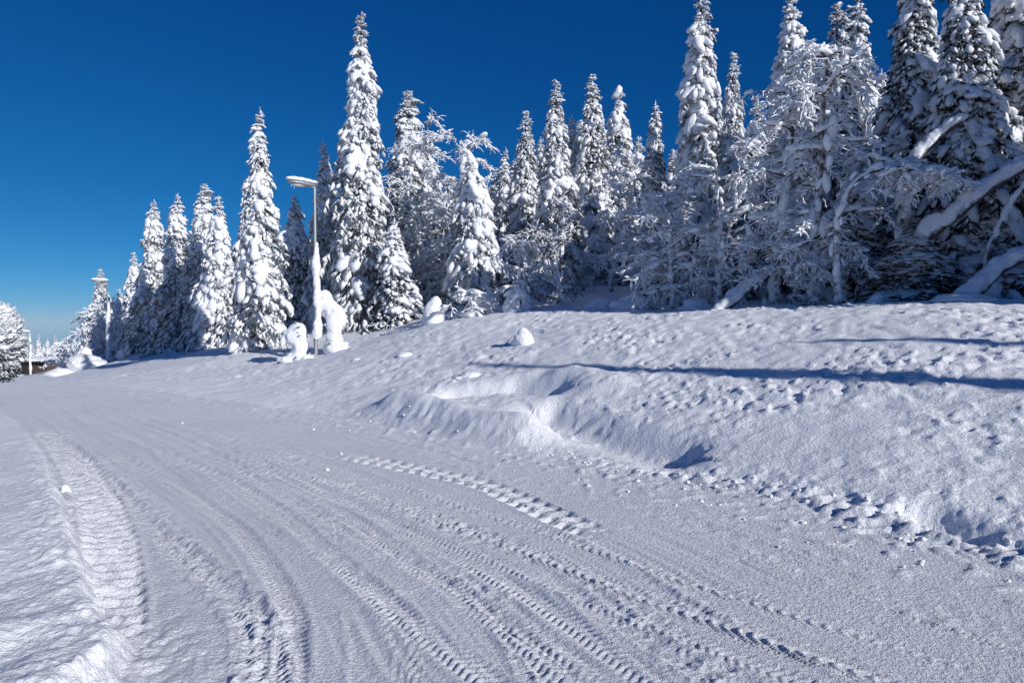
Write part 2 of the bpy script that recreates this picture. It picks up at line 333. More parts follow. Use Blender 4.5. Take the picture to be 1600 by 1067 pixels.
def off(poly, d):
    T = norm(np.gradient(poly, axis=0)); return poly + np.stack([T[:, 1], -T[:, 0]], 1) * d
_b = gp((413, 1130), (413, 1064), (409, 1012), (380, 940), (323, 888), (247, 831), (190, 774), (95, 688), (40, 648), (-40, 628))
_c = gp((444, 1130), (442, 1064), (446, 964), (418, 893), (380, 840), (332, 797), (237, 740), (157, 690), (100, 648), (60, 622))
_d = gp((860, 1130), (640, 970), (499, 850), (440, 800), (361, 752), (260, 705), (160, 655), (90, 625))
_e = gp((1620, 1130), (1400, 1063), (1220, 1002), (1110, 962), (1000, 925), (800, 850), (600, 778), (400, 715), (223, 660), (109, 625))
_f = gp((1150, 1130), (1020, 1060), (880, 960), (740, 880), (560, 790), (456, 745), (361, 704), (223, 652), (120, 620))
TRACKS = [('car', _b, .17, .011, 1), ('car', off(_c, .03), .16, .010, 2), ('car', _d, .18, .010, 3), ('fish', _e, .20, .009, 4), ('car', off(_e, -.30), .16, .008, 5), ('car', _f, .18, .010, 6),
          ('car', off(_f, -.35), .17, .008, 7), ('car', off(_d, .45), .16, .009, 8), ('line', off(_b, .13), .05, .022, 9), ('line', off(_b, -.14), .045, .016, 10), ('line', off(_f, .16), .05, .02, 11),
          ('line', gp((620, 760), (480, 745), (380, 712), (260, 670), (180, 640)), .06, .030, 12), ('line', off(_c, -.15), .04, .014, 13), ('fish', off(_e, .42), .18, .007, 15),
          ('lug', gp((945, 838), (860, 800), (770, 760), (680, 738), (570, 716), (520, 706)), .34, .030, 14),
          ('belt', gp((165, 1010), (172, 930), (170, 850), (155, 790), (130, 740), (100, 700), (70, 668)), .36, .036, 16)]
def H(x, y):
    return float(surface(np.array([float(x)]), np.array([float(y)]), False)[0])

# polar sheet, finer towards the road in view, reaching the horizon
rr = [1.3]
while rr[-1] < 62: rr.append(rr[-1] + (0.0024 * rr[-1] ** 1.3 + 0.0018 if rr[-1] < 22 else 0.0042 * rr[-1] ** 1.3))
while rr[-1] < 3500: rr.append(rr[-1] * 1.09)
rr = np.array(rr)
th = np.concatenate([np.linspace(R_(-42), R_(46), 550), np.linspace(R_(46), R_(60), 40)[1:], np.linspace(R_(60), R_(318), 90)[1:-1]])
RR, TH = np.meshgrid(rr, th, indexing='ij'); GX = RR * np.sin(TH); GY = RR * np.cos(TH)
GZ, mR, mL = surface(GX.ravel(), GY.ravel())
nr, na = GX.shape; V = np.stack([GX.ravel(), GY.ravel(), GZ], 1)
V = np.vstack([V, [[0, 0, -0.02]]])
idx = np.arange(nr * na).reshape(nr, na); nx = np.roll(idx, -1, 1)
Q = np.stack([idx[:-1], idx[1:], nx[1:], nx[:-1]], -1).reshape(-1, 4)
mrq = mR[Q].mean(1) > 0.5; mlq = (mL[Q].mean(1) > 0.5) & ~mrq
def sub_sheet(name, faces, mat, label=None):
    u, inv = np.unique(faces, return_inverse=True); o = obj(name, mesh(name, V[u], inv.reshape(faces.shape), mat)); o['kind'] = 'structure'
    if label: o['label'] = label
    return o
sub_sheet('snowy_slope_terrain', Q[mrq], M_BANK, 'sunlit snow slope with crusted lumps rising from the road to the forest')
sub_sheet('snow_verge_ground', Q[mlq], M_BANK, 'snow verge on the inner side of the bend with ploughed heap')
road = sub_sheet('road', Q[~mrq & ~mlq], M_ROAD, 'packed snow road with tyre tracks curving away')
fan = np.stack([np.full(na, 0), 1 + np.arange(na), 1 + np.roll(np.arange(na), -1)], 1)
o = obj('road_near_patch', mesh('road_near_patch', np.vstack([V[-1:], V[:na]]), fan, M_ROAD), road)

# ------------------------------------------------------------------ trees
LIB = []
def spruce(name, label, X, Y, Ht, Rb, seed, det=.82, snow=1.0, big=6, need=None, top=1.0, lean=(0, 0), pw=0.8, body=0.9, group='snow laden spruces', cat='spruce tree', droop=1.0, topload=0, share=False):
    rng = np.random.default_rng(seed); z0 = H(X, Y) - 0.10
    root = empty(name, (X, Y, z0), label, cat, group)
    need = need or M_NEED
    if share:                                               # same limbs as a tree already grown, turned and stretched
        c = [l for l in LIB if l[0] == need] or LIB
        c = sorted(c, key=lambda l: abs(math.log(l[1] / l[2] / (Ht / Rb))) + .35 * abs(math.log(l[1] / Ht)) + .35 * rng.random())[0]
        root.rotation_euler = (0, 0, rng.random() * 6.28); sc_ = (Rb / c[2], Rb / c[2], Ht / c[1])
        for nm_, me_ in zip(('trunk', 'crown', 'snow'), c[3]):
            o = obj(nm_, me_, root); o.scale = sc_
            if nm_ != 'trunk': o['kind'] = 'stuff'
        return root
    zs = []; z = 0.30
    while z < Ht * 0.985:
        u = z / Ht; zs.append(z); z += (0.26 - 0.12 * u) / det * (0.7 + 0.6 * rng.random())
    prof = lambda u: Rb * np.minimum(1.0, ((1 - u) / body) ** pw) * (0.86 + 0.14 * np.minimum(1, u / .12)) + 0.03
    az = []; bz = []
    for z in zs:
        u = z / Ht; n = int(round((3.6 + 4.4 * min(1, prof(u) / 0.9)) * (0.8 + .2 * det))); a0 = rng.random() * 6.28
        az += list(a0 + (np.arange(n) + 0.5 * rng.random(n)) * 6.283 / n); bz += list(z + 0.26 * (rng.random(n) - .5))
    az = np.array(az); bz = np.clip(np.array(bz), .15, Ht * .985); n = len(az); u = np.clip(bz / Ht, 0, 1)
    clump = noise3(np.stack([np.cos(az) * 1.1, np.sin(az) * 1.1, bz * 0.75], 1) + seed * 3.7, 3) + .7 * noise3(np.stack([np.cos(az) * 2.2, np.sin(az) * 2.2, bz * 2.0], 1) + seed, 4)
    L = prof(u) * np.clip(0.92 + 0.34 * clump, 0.45, 1.4) * (0.72 + 0.60 * rng.random(n) ** 1.5)
    up = sstep(.80, 1.0, u); a = 0.75 * up + 0.10; d = (0.95 - 0.65 * up) * droop * (0.8 + .4 * rng.random(n))
    E = np.stack([np.cos(az), np.sin(az), 0 * az], 1); S = np.stack([-np.sin(az), np.cos(az), 0 * az], 1)
    axis = lambda zz: np.stack([lean[0] * (zz / Ht) ** 2, lean[1] * (zz / Ht) ** 2, zz], 1)
    def pos(t):
        p = axis(bz) + E * (L * t * (1 - .12 * t * d))[:, None]; p[:, 2] += L * (a * t - d * t * t); return p
    def tan(t):
        q = E * (1 - .24 * t * d)[:, None]; q[:, 2] = a - 2 * d * t; return norm(q)
    nb = Buf(); sb = Buf(); fz = np.clip(L / .42, .38, 1)
    mid = axis(bz) + E * (L * .7)[:, None]; slab = np.clip(1 + 1.0 * noise3(mid * [1.1, 1.1, 1.0] + seed * 5.3, 12) + .5 * noise3(mid * 2.6, 13), .40, 1.65)
    # trunk
    tz = np.linspace(-0.1, Ht, 12); tp = axis(np.maximum(tz, 0)); tp[:, 2] = tz
    tb = Buf(); tb.tubes(tp[None], (0.016 * Ht * (1 - tz / Ht) ** 0.9 + 0.015)[None], 8)
    # needles
    for t, side, f in ((.25, 0, .9), (.45, 1, 1), (.5, -1, 1), (.75, 1, 1), (.8, -1, 1), (.95, 0, 1.1)):
        m = rng.random(n) < 0.93; p = pos(t)[m]; tt = tan(t)[m]; yaw = side * (0.65 + .4 * rng.random(m.sum()))
        D = norm(tt * np.cos(yaw)[:, None] + S[m] * np.sin(yaw)[:, None] + 0.12 * rng.normal(size=(m.sum(), 3)))
        ln = (0.15 + 0.30 * L[m]) * (.35 + .65 * fz[m]) * f * (0.75 + .5 * rng.random(m.sum())); p = p + S[m] * (side * 0.05 * L[m])[:, None]
        p[:, 2] = np.maximum(p[:, 2], 0.06)
        B = norm(np.cross(np.tile([0, 0, 1.0], (len(D), 1)), D)); Zx = np.cross(D, B); k = rng.integers(0, 4)
        nb.inst(*SPRAY[k], p, D * ln[:, None], B * (ln * .9)[:, None], Zx * ln[:, None])
    # snow pillows along the boughs
    m = rng.random(n) < 0.80 * min(1, snow + .15); t = 0.55 + .2 * rng.random(n); p = pos(.62)[m]; D = tan(.62)[m]; l = np.minimum(L[m], 1.05); q = (0.75 + .5 * rng.random(m.sum())) * snow ** .5 * fz[m] * slab[m]
    p[:, 2] += 0.03; p[:, 2] = np.maximum(p[:, 2], 0.08)
    sb.lumps(2, p, D, (0.10 + .28 * l) * q, (0.065 + .115 * l) * q, (0.055 + .07 * l) * q, .60, 4.2, seed)
    for t, side in ((.3, .5), (.5, -.8), (.75, .9), (.92, -.5), (1.02, .2)):
        m = rng.random(n) < 0.78 * min(1, snow + .1); p = pos(t)[m] + S[m] * (side * (0.10 * fz[m] + 0.22 * L[m]))[:, None] * (.6 + .8 * rng.random(m.sum()))[:, None]
        p[:, 2] += .025 - 0.05 * np.abs(side) * L[m]; p[:, 2] = np.maximum(p[:, 2], 0.05)
        D = norm(tan(t)[m] + S[m] * side * .8); q = (0.7 + .7 * rng.random(m.sum())) * (0.055 + 0.065 * np.minimum(L[m], 1.2)) * snow ** .3 * fz[m] * slab[m] ** .7
        sb.lumps(1, p, D, q * 1.7, q * .85, q * .7, .55, 6.0, seed + 2)
    for t, side in ((.55, .3), (.85, .5), (.9, -.8), (1.05, -.2)):
        m = rng.random(n) < .8 * det; p = pos(t)[m] + S[m] * (side * (.08 + .25 * L[m]))[:, None] * (.5 + rng.random(m.sum()))[:, None] + rng.normal(size=(m.sum(), 3)) * .04
        p[:, 2] = np.maximum(p[:, 2], .05); q = (.028 + .035 * rng.random(m.sum())) * (.5 + .5 * fz[m]); sb.lumps(1, p, norm(tan(t)[m] + S[m] * side), q * 1.8, q, q * .9, .4, 9, seed + 3)
    if big:
        hb = Ht * (0.06 + 0.70 * rng.random(big)); ab = rng.random(big) * 6.28; rb = prof(hb / Ht) * 0.58
        p = axis(hb) + np.stack([np.cos(ab) * rb, np.sin(ab) * rb, 0 * ab], 1); q = (0.15 + .15 * rng.random(big)) * min(1.05, 0.55 + .5 * Rb)
        D = np.stack([np.cos(ab) * .45, np.sin(ab) * .45, -np.ones(big)], 1)
        p = np.repeat(p, 4, 0) + rng.normal(size=(big * 4, 3)) * np.repeat(q, 4)[:, None] * [.55, .55, .9]; D = np.repeat(D, 4, 0) + rng.normal(size=(big * 4, 3)) * .3; q = np.repeat(q, 4) * (.45 + .45 * rng.random(big * 4))
        sb.lumps(2, p, D, q * 1.6, q * 1.0, q * .6, .55, 3.4, seed + 5, .7)
    if topload:
        k = 9; hb = Ht * (topload + 0.05 * rng.normal(size=k)); ab = rng.random(k) * 6.28; rb = prof(hb / Ht) * .42
        p = axis(hb) + np.stack([np.cos(ab) * rb, np.sin(ab) * rb, 0 * ab], 1); q = (0.15 + .10 * rng.random(k)) * min(1.1, 0.5 + .5 * Rb)
        sb.lumps(3, p, np.stack([np.cos(ab), np.sin(ab), -1.6 + 0 * ab], 1), q * 1.5, q * .95, q * .7, .5, 2.6, seed + 6, .8)
    # leader
    tipz = np.array([Ht * .965]); sb.lumps(2, axis(tipz), np.array([[0, 0.05, 1.0]]), [0.40], [.035], [.035], .3, 6, seed)
    o1 = obj('trunk', tb.mesh('trunk', M_BARK), root); o2 = part_stuff('crown', nb.mesh('crown', need, False), root); o3 = part_stuff('snow', sb.mesh('snow', M_SNOW), root)
    if lean == (0, 0) and Ht > 4: LIB.append((need, Ht, Rb, (o1.data, o2.data, o3.data)))
    return root
def spruce_px(name, label, tx, ty, Y, wpx, seed, **k):
    X = (tx - CX) / F * Y; top = PT(tx, ty, Y)[2]; z0 = H(X, Y) - .1; Rb = 0.58 * wpx / F * Y
    return spruce(name, label, X, Y, top - z0, Rb, seed, **k)
def curves(p0, d0, L, g, K, rng, wig=0.04):
    t = np.linspace(0, 1, K)[None, :, None]; P = p0[:, None] + L[:, None, None] * (d0[:, None] * t)
    P[..., 2] -= (L * g)[:, None] * t[..., 0] ** 2
    w_ = rng.normal(size=P.shape) * (wig * L)[:, None, None] * t; return P + w_
def rdir(rng, n, zlo, zhi, az=None):
    a = rng.random(n) * 6.283 if az is None else az; z = zlo + (zhi - zlo) * rng.random(n); return norm(np.stack([np.cos(a), np.sin(a), z], 1))
def birch(name, label, X, Y, Ht, spread, seed, trunk_pts=None, limbs=13, sub=8, twigs=8, droop=.6, tr=0.09, mat=None, snowy=1.0, group='frosted birches', cat='birch tree', lo=.22, twr=0.015, stems=1):
    rng = np.random.default_rng(seed); z0 = H(X, Y) - .12; root = empty(name, (X, Y, z0), label, cat, group); mat = mat or M_TWIG
    tb = Buf(); wb = Buf(); sb = Buf(); TP = []
    for s in range(stems):
        if trunk_pts is None:
            ln = rng.normal(size=2) * .10 * Ht + (0 if stems == 1 else 1) * rng.normal(size=2) * .12 * Ht
            pts = [(0.12 * s, .05 * s, 0), (ln[0] * .12, ln[1] * .12, Ht * .3), (ln[0] * .5, ln[1] * .5, Ht * .65), (ln[0], ln[1], Ht * (1 - .15 * s))]
        else: pts = trunk_pts
        P = catmull(pts, 5); P = P + rng.normal(size=P.shape) * .012 * (np.arange(len(P)) > 0)[:, None]; TP.append(P)
        tb.tubes(P[None], (tr * (1 - .8 * np.linspace(0, 1, len(P))) * (1 - .25 * s))[None], 9)
    P = np.concatenate([p[int(len(p) * lo):] for p in TP]); n = limbs; i = np.sort(rng.integers(0, len(P), n)); frac = (P[i, 2] / max(P[:, 2].max(), .1))
    p0 = P[i]; d0 = rdir(rng, n, .15, 1.0); L = spread * (1.15 - .5 * frac) * (.6 + .7 * rng.random(n))
    C1 = curves(p0, d0, L, droop * (0.15 + 1.1 * rng.random(n)), 8, rng, .045); C1[..., 2] = np.maximum(C1[..., 2], .12)
    tb.tubes(C1, np.linspace(.034, .011, 8)[None] * (0.6 + tr * 5) * np.ones((n, 1)), 5)
    nn = n * sub; li = np.repeat(np.arange(n), sub); ti = rng.integers(1, 8, nn); p1 = C1[li, ti] + .0
    d1 = norm(norm(C1[li, ti] - C1[li, ti - 1]) + rdir(rng, nn, -.45, .75) * 1.1); L1 = spread * .30 * (.35 + .9 * rng.random(nn))
    C2 = curves(p1, d1, L1, droop * .8 * rng.random(nn), 6, rng, .07); C2[..., 2] = np.maximum(C2[..., 2], .1)
    wb.tubes(C2, np.linspace(twr * 1.5, twr * .9, 6)[None] * (0.8 + .5 * rng.random((nn, 1))), 3)
    n3 = nn * twigs; bi = np.repeat(np.arange(nn), twigs); tj = rng.integers(1, 6, n3); p2 = C2[bi, tj]
    d2 = norm(norm(C2[bi, tj] - C2[bi, tj - 1]) * .7 + rdir(rng, n3, -.8, .6)); L2 = (.10 + .065 * spread) * (.3 + 1.2 * rng.random(n3))
    C3 = curves(p2, d2, L2, droop * .6 * rng.random(n3), 4, rng, .12); C3[..., 2] = np.maximum(C3[..., 2], .06)
    wb.tubes(C3, np.linspace(twr * 1.15, twr * .75, 4)[None] * (0.6 + .9 * rng.random((n3, 1))), 3)
    k = n3 // 4; ii = rng.integers(0, n3, k); q = twr * (1.2 + 1.6 * rng.random(k)); wb.lumps(1, C3[ii, rng.integers(1, 4, k)], norm(C3[ii, 3] - C3[ii, 0]), q * 2.2, q, q, .3, 9, seed + 7, 1)
    if snowy > 0:
        k = int(nn * 1.1 * snowy); ii = rng.integers(0, nn, k); c = C2[ii, rng.integers(1, 5, k)] + [0, 0, .02]; q = .035 + .05 * rng.random(k) ** 2
        sb.lumps(1, c, norm(C2[ii, 5] - C2[ii, 0]), q * 1.7, q, q * .8, .4, 6, seed)
        k = int(n * 4 * snowy); ii = rng.integers(0, n, k); c = C1[ii, rng.integers(1, 6, k)] + [0, 0, .04]; q = .06 + .09 * rng.random(k) ** 2
        sb.lumps(2, c, norm(C1[ii, 5] - C1[ii, 1]), q * 2.0, q, q * .8, .4, 4, seed + 1)
        for P_ in TP:
            k = 26; j_ = rng.integers(0, len(P_) - 3, k); f_ = rng.random(k)[:, None]; c = P_[j_] * (1 - f_) + P_[j_ + 1] * f_ + rng.normal(size=(k, 3)) * tr * .6; q = tr * (.3 + .5 * rng.random(k)); sb.lumps(2, c, P_[j_ + 1] - P_[j_] + rng.normal(size=(k, 3)) * .05, q * 2.6, q, q, .5, 6, seed + 2, 1)
        part_stuff('snow', sb.mesh('snow', M_SNOW), root)
    obj('trunk', tb.mesh('trunk', M_BIRCH), root); part_stuff('crown', wb.mesh('crown', mat, False), root)
    return root
def birch_px(name, label, bx, Y, ty, spx, seed, **k):
    X = (bx - CX) / F * Y; z0 = H(X, Y) - .1; return birch(name, label, X, Y, PT(bx, ty, Y)[2] - z0, spx / F * Y, seed, **k)
# snow shapes grown together from lumps
def blob(name, label, cat, X, Y, lumps, seed, voxel=0.05, group=None, nz=.30, parent=None, zoff=0.0, fr=2.2, mat=None):
    b = Buf(); z0 = H(X, Y) - .06 if parent is None else 0
    for (x, y, z, rx, ry, rz) in lumps:
        b.lumps(2, np.array([[x, y, z]]), np.array([[1.0, 0, 0]]), [rx], [ry], [rz], nz, fr / max(rx, rz) * .35, seed, 1.0)
    rg = np.random.default_rng(seed + 1); C_ = np.array(lumps); k_ = 5 * len(C_); i_ = rg.integers(0, len(C_), k_); d_ = norm(rg.normal(size=(k_, 3)))
    q_ = C_[i_, 3:6].min(1) * (.10 + .14 * rg.random(k_)); b.lumps(2, C_[i_, :3] + d_ * C_[i_, 3:6] * .97, rg.normal(size=(k_, 3)), q_ * 1.5, q_, q_ * .8, .3, 6, seed, 1.0)
    o = obj(name, b.mesh(name, mat or M_SNOW), parent); o.location = (X, Y, z0 + zoff) if parent is None else (X, Y, zoff)
    md = o.modifiers.new('join', 'REMESH'); md.mode = 'VOXEL'; md.voxel_size = voxel; md.use_smooth_shade = True
    sm = o.modifiers.new('soften', 'SMOOTH'); sm.factor = .5; sm.iterations = 3
    if parent is None: tag(o, label, cat, group)
    if name == 'buried_bush':
        k_ = 60; i_ = rg.integers(0, len(C_), k_); d_ = norm(rg.normal(size=(k_, 3)) + [0, 0, -.4]); nbf = Buf(); D_ = norm(d_ + [0, 0, -.5]); B_ = norm(np.cross(np.tile([.01, 0, 1.0], (k_, 1)), D_)); q_ = .10 + .14 * rg.random(k_)
        nbf.inst(*SPRAY[0], C_[i_, :3] + d_ * C_[i_, 3:6] * .95, D_ * q_[:, None], B_ * q_[:, None], np.cross(D_, B_) * q_[:, None]); part_stuff('needles', nbf.mesh('needles', M_NEED2, False), o)
    return o

SPR = [  # name, label, top x, top y, depth, width px, seed, options
 ('spruce_tree', 'slim pointed snowy spruce standing outermost in the row beside the bent birch thicket', 243, 313, 48, 78, 11, dict(det=.85)),
 ('spruce_tree', 'slender snowy spruce between the outermost row spruce and the taller twin tops', 280, 303, 42, 80, 12, dict(det=.85)),
 ('spruce_tree', 'narrow snowy spruce rising behind the spruce with a rounded snow cap', 322, 287, 37.5, 80, 13, dict(det=.85)),
 ('spruce_tree', 'broad snowy spruce with a big rounded snow cap near its top', 344, 308, 34.5, 82, 14, dict(det=.9, big=9, topload=.80, snow=1.2)),
 ('spruce_tree', 'short snowy spruce half hidden behind the row of slim spruces', 308, 332, 49, 66, 15, dict(det=.75)),
 ('spruce_tree', 'small snow covered spruce rising behind the second street lamp', 158, 420, 64, 48, 16, dict(det=.75, big=5, snow=1.3)),
 ('spruce_tree', 'small conical snowy spruce at the end of the row above the birch thicket', 211, 395, 56, 52, 17, dict(det=.75)),
 ('spruce_tree', 'small rime covered spruce tucked between birch thicket and lamp', 188, 452, 60, 40, 18, dict(det=.75)),
 ('spruce_tree', 'tall candle shaped snowy spruce standing alone behind the lamp with two snow buried bushes', 409, 168, 27.5, 88, 19, dict(pw=.9, body=.9)),
 ('spruce_tree', 'background spruce peeking out behind the tall candle shaped spruce', 386, 315, 41, 62, 20, dict(det=.75)),
 ('spruce_tree', 'short dark sided spruce with bulging snow top behind the street lamp', 462, 308, 34, 74, 21, dict(topload=.86, det=.85, need=M_NEED2)),
 ('spruce_tree', 'thin spruce with pointed tip just beside the street lamp head', 507, 218, 32, 66, 22, dict(pw=.9, body=.95)),
 ('spruce_tree', 'tallest snowy spruce with thick pillow snow on its middle branches', 567, 18, 29, 108, 23, dict(big=22, body=.95, pw=.75, snow=1.1)),
 ('spruce_tree', 'small blue shaded spruce draped in snow at the foot of the tallest spruce', 617, 345, 27, 82, 24, dict(need=M_NEED2, big=6, snow=1.2, droop=.8)),
 ('spruce_tree', 'frosted broad spruce standing inside the tall airy birch beside the tallest spruce', 640, 142, 35, 120, 25, dict(snow=.7, big=3, body=.9, pw=.7, droop=.7)),
 ('spruce_tree', 'stooping snow burdened spruce with a heavy arched top', 752, 238, 28, 92, 26, dict(big=14, lean=(-.6, 0), topload=.88, body=.7, pw=.7)),
 ('spruce_tree', 'thin little spruce top behind the stooping snow burdened spruce', 790, 230, 36, 54, 27, dict(det=.8)),
 ('spruce_tree', 'medium snowy spruce between the stooping spruce and the pair of tall tops', 821, 172, 33, 78, 28, dict()),
 ('spruce_tree', 'tall sunlit spruce standing behind the bare grey birch', 868, 124, 29, 92, 29, dict(big=12)),
 ('spruce_tree', 'thin spruce squeezed behind the tall sunlit spruce', 892, 180, 34, 60, 30, dict(det=.8)),
 ('spruce_tree', 'pointed snowy spruce with tiered branches beside the snow domed spruce', 925, 116, 33, 92, 31, dict(droop=.7)),
 ('spruce_tree', 'spruce with a dome of snow swallowing all but its tip', 966, 136, 35, 92, 32, dict(topload=.86, big=8, snow=1.1)),
 ('spruce_tree', 'small dark spruce with thin frost beyond the snow domed spruce', 1022, 160, 37, 76, 33, dict(need=M_NEED2, snow=.8, det=.85)),
 ('spruce_tree', 'towering sunlit spruce rising over the thicket of arching birches', 1092, -30, 22.5, 96, 34, dict(big=8, body=.9)),
 ('spruce_tree', 'shorter sunlit spruce leaning against the towering spruce over the thicket', 1142, 80, 26, 78, 35, dict()),
 ('spruce_tree', 'tall spruce with dense snowy tip above the standing birch trunks', 1230, -12, 23.5, 120, 36, dict(body=.9)),
 ('spruce_tree', 'spruce with twisted snowy tip behind the thick birch trunk', 1302, 4, 21, 125, 37, dict(snow=.85, need=M_NEED2, body=.9)),
 ('spruce_tree', 'dark spruce with outstretched branches behind the twisted tip', 1334, -15, 24, 125, 38, dict(need=M_NEED2, snow=.8)),
 ('spruce_tree', 'big snow plastered spruce behind the dark drooping one', 1420, -90, 18.5, 175, 39, dict(big=16, body=.9, need=M_NEED2)),
 ('spruce_tree', 'dark drooping spruce with blue shaded snow on tiered boughs', 1500, -90, 16.8, 190, 40, dict(need=M_NEED2, snow=.8, body=.9, big=6)),
 ('spruce_tree', 'heavy spruce with massive sunlit snow clumps over the fallen birches', 1590, -140, 18, 230, 41, dict(need=M_NEED2, big=20, snow=1.2, body=.9)),
 ('spruce_tree', 'low shaded spruce with snow pads on boughs beside the thick birch trunk', 1340, 215, 17.8, 130, 42, dict(need=M_NEED2, snow=.9, body=.9, big=4)),
 ('spruce_tree', 'small shaded spruce beneath the sunlit overhanging birch branch', 1425, 340, 15.8, 150, 43, dict(need=M_NEED2, snow=.9, body=.9, big=3)),
 ('spruce_tree', 'dark young spruce under the leaning snow covered trunks', 1545, 285, 16.2, 150, 44, dict(need=M_NEED2, snow=.55, body=.9, big=3)),
 ('spruce_tree', 'low shaded spruce hidden deep behind the arching birches', 1165, 290, 24, 110, 45, dict(need=M_NEED2, snow=.7, det=.8, big=2)),
 ('spruce_tree', 'small shaded spruce deep in the wood below the snow domed spruce', 985, 320, 32, 90, 46, dict(need=M_NEED2, snow=.7, det=.8, big=2)),
 ('spruce_tree', 'spruce filling the gap between the tall airy birch and the stooping one', 712, 300, 38, 70, 47, dict(det=.75)),
]
OWN = {11, 14, 19, 21, 23, 25, 26, 29, 32, 34, 36, 39, 40, 41}      # grown singly; the rest reuse their limbs
for a_ in sorted(SPR, key=lambda a: a[6] not in OWN): spruce_px(*a_[:7], share=a_[6] not in OWN, **a_[7])
for i, (tx, ty, Y, wp) in enumerate(((585, 250, 42, 75), (668, 215, 44, 80), (700, 275, 47, 70), (735, 290, 43, 70), (775, 262, 46, 66), (806, 250, 45, 70), (845, 215, 44, 75), (905, 190, 46, 75), (945, 205, 44, 70), (996, 215, 46, 75), (1050, 235, 43, 80), (1068, 200, 36, 80), (1115, 130, 34, 80), (1180, 150, 33, 95), (1262, 90, 32, 95), (1205, 200, 29, 95), (1285, 150, 27, 100), (1372, 110, 25, 110), (1460, 60, 24, 120), (530, 330, 40, 60))):
    spruce_px('spruce_tree', 'background snowy spruce glimpsed through a gap deeper in the wood', tx, ty, Y, wp, 150 + i, share=True, group='background spruces deeper in the wood')
# far spruces down the hill
for i, (tx, ty, Y, lb) in enumerate(((40, 532, 125, 'far little spruce just behind the farthest street lamp'), (60, 521, 120, 'far little spruce directly above the cabin roof'), (74, 528, 130, 'far little spruce rising over the end of the cabin roof'), (86, 523, 124, 'far little spruce between cabin and arching birch thicket'), (97, 535, 128, 'far little spruce half behind the arching birch thicket'))):
    X = (tx - CX) / F * Y; z0 = H(X, Y); spruce('spruce_tree', lb, X, Y, PT(tx, ty, Y)[2] - z0, 1.0, 70 + i, share=True, group='far spruces down the hill')
for i, (tx, ty, Y) in enumerate(((22, 536, 140), (34, 540, 150), (50, 534, 146), (68, 537, 152), (80, 540, 142), (92, 532, 150), (104, 536, 144), (114, 528, 150), (124, 532, 140), (136, 526, 148))):
    X = (tx - CX) / F * Y; spruce('spruce_tree', 'tiny far spruce in the tree line below the hill', X, Y, PT(tx, ty, Y)[2] - H(X, Y), 1.25, 170 + i, share=True, group='far tree line below the hill')
# spruces just outside the view that shade the wood
for i, (x, y, h, r_) in enumerate(((13.4, 9.8, 9.6, 1.6), (15.4, 8.2, 10, 1.6), (17.5, 6.3, 10.2, 1.6), (19.8, 4.6, 10.5, 1.6), (14.6, 11.6, 9.6, 1.7), (17.0, 9.8, 10, 1.7), (19.5, 7.4, 10.5, 1.7), (22.2, 5.4, 11, 1.7), (19.6, 10.6, 10, 1.7))):
    spruce('spruce_tree', 'snowy spruce in the row beyond the fallen birches that shades the wood', x, y, h, r_, 90 + i, share=True, group='spruces beyond the fallen birches')
spruce('spruce_sapling', 'slim snowy sapling on the slope beyond the fallen birches', 15.3, 1.4, 5.5, .32, 120, det=.8, big=0, group='spruces beyond the fallen birches')
print('tris spruces done')

# birches
birch_px('birch_tree', 'arching rime white birch drooping beside the tall airy birch', 690, 30, 236, 62, 201, limbs=24, droop=.75)
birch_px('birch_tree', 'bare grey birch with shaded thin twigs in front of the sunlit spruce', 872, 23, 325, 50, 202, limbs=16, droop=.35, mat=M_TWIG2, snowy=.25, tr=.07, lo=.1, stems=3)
birch_px('birch_tree', 'bowed frosted birch arching over the small snow cone', 822, 25, 372, 55, 203, limbs=16, droop=.85)
birch_px('birch_tree', 'bowed frosted birch below the snow domed spruce', 955, 28, 285, 58, 204, limbs=18, droop=.85)
birch_px('birch_tree', 'shaded frosted birch with low sweeping twigs at the thicket edge', 1050, 19, 300, 85, 205, limbs=24, droop=.8)
birch_px('birch_tree', 'slim shaded birch with trunk forking behind the leaning snowy log', 1122, 18.5, 225, 85, 206, limbs=24, droop=.8, stems=2)
birch_px('birch_tree', 'upright birch with knobbly snow on its trunk next to the leaning log', 1208, 17, 170, 95, 207, limbs=28, droop=.7, tr=.15)
birch_px('birch_tree', 'thick birch trunk plastered with lumpy snow reaching high twigs', 1272, 16.2, 110, 95, 208, limbs=28, droop=.7, tr=.17)
birch_px('birch_tree', 'rime covered birch crown spreading before the dark spruces', 1385, 18, 230, 80, 209, limbs=16, droop=.8)
birch_px('birch_tree', 'grey frosted birch thicket bowing over the second street lamp', 128, 53, 488, 40, 210, limbs=22, droop=.8, twr=.022, tr=.08, stems=3, lo=.1)
birch_px('birch_tree', 'grey shaded birch behind the second street lamp', 185, 54, 468, 30, 211, limbs=16, droop=.7, twr=.022, stems=2)
birch_px('birch_shrub', 'low frosted shrub fanning over the slope crest beside a snow stump', 738, 22.5, 452, 48, 212, limbs=11, sub=6, twigs=6, droop=.6, tr=.03, lo=.05, cat='shrub')
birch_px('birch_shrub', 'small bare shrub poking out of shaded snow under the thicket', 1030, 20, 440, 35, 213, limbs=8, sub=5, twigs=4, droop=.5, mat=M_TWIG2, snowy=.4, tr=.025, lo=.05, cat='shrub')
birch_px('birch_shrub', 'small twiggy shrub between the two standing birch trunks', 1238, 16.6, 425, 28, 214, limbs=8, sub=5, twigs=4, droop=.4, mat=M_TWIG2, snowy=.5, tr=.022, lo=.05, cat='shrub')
birch_px('birch_shrub', 'frosted shrub against the cabin end beneath the far spruces', 105, 70, 535, 26, 215, limbs=10, sub=6, twigs=5, droop=.8, twr=.022, tr=.04, lo=.05, cat='shrub')
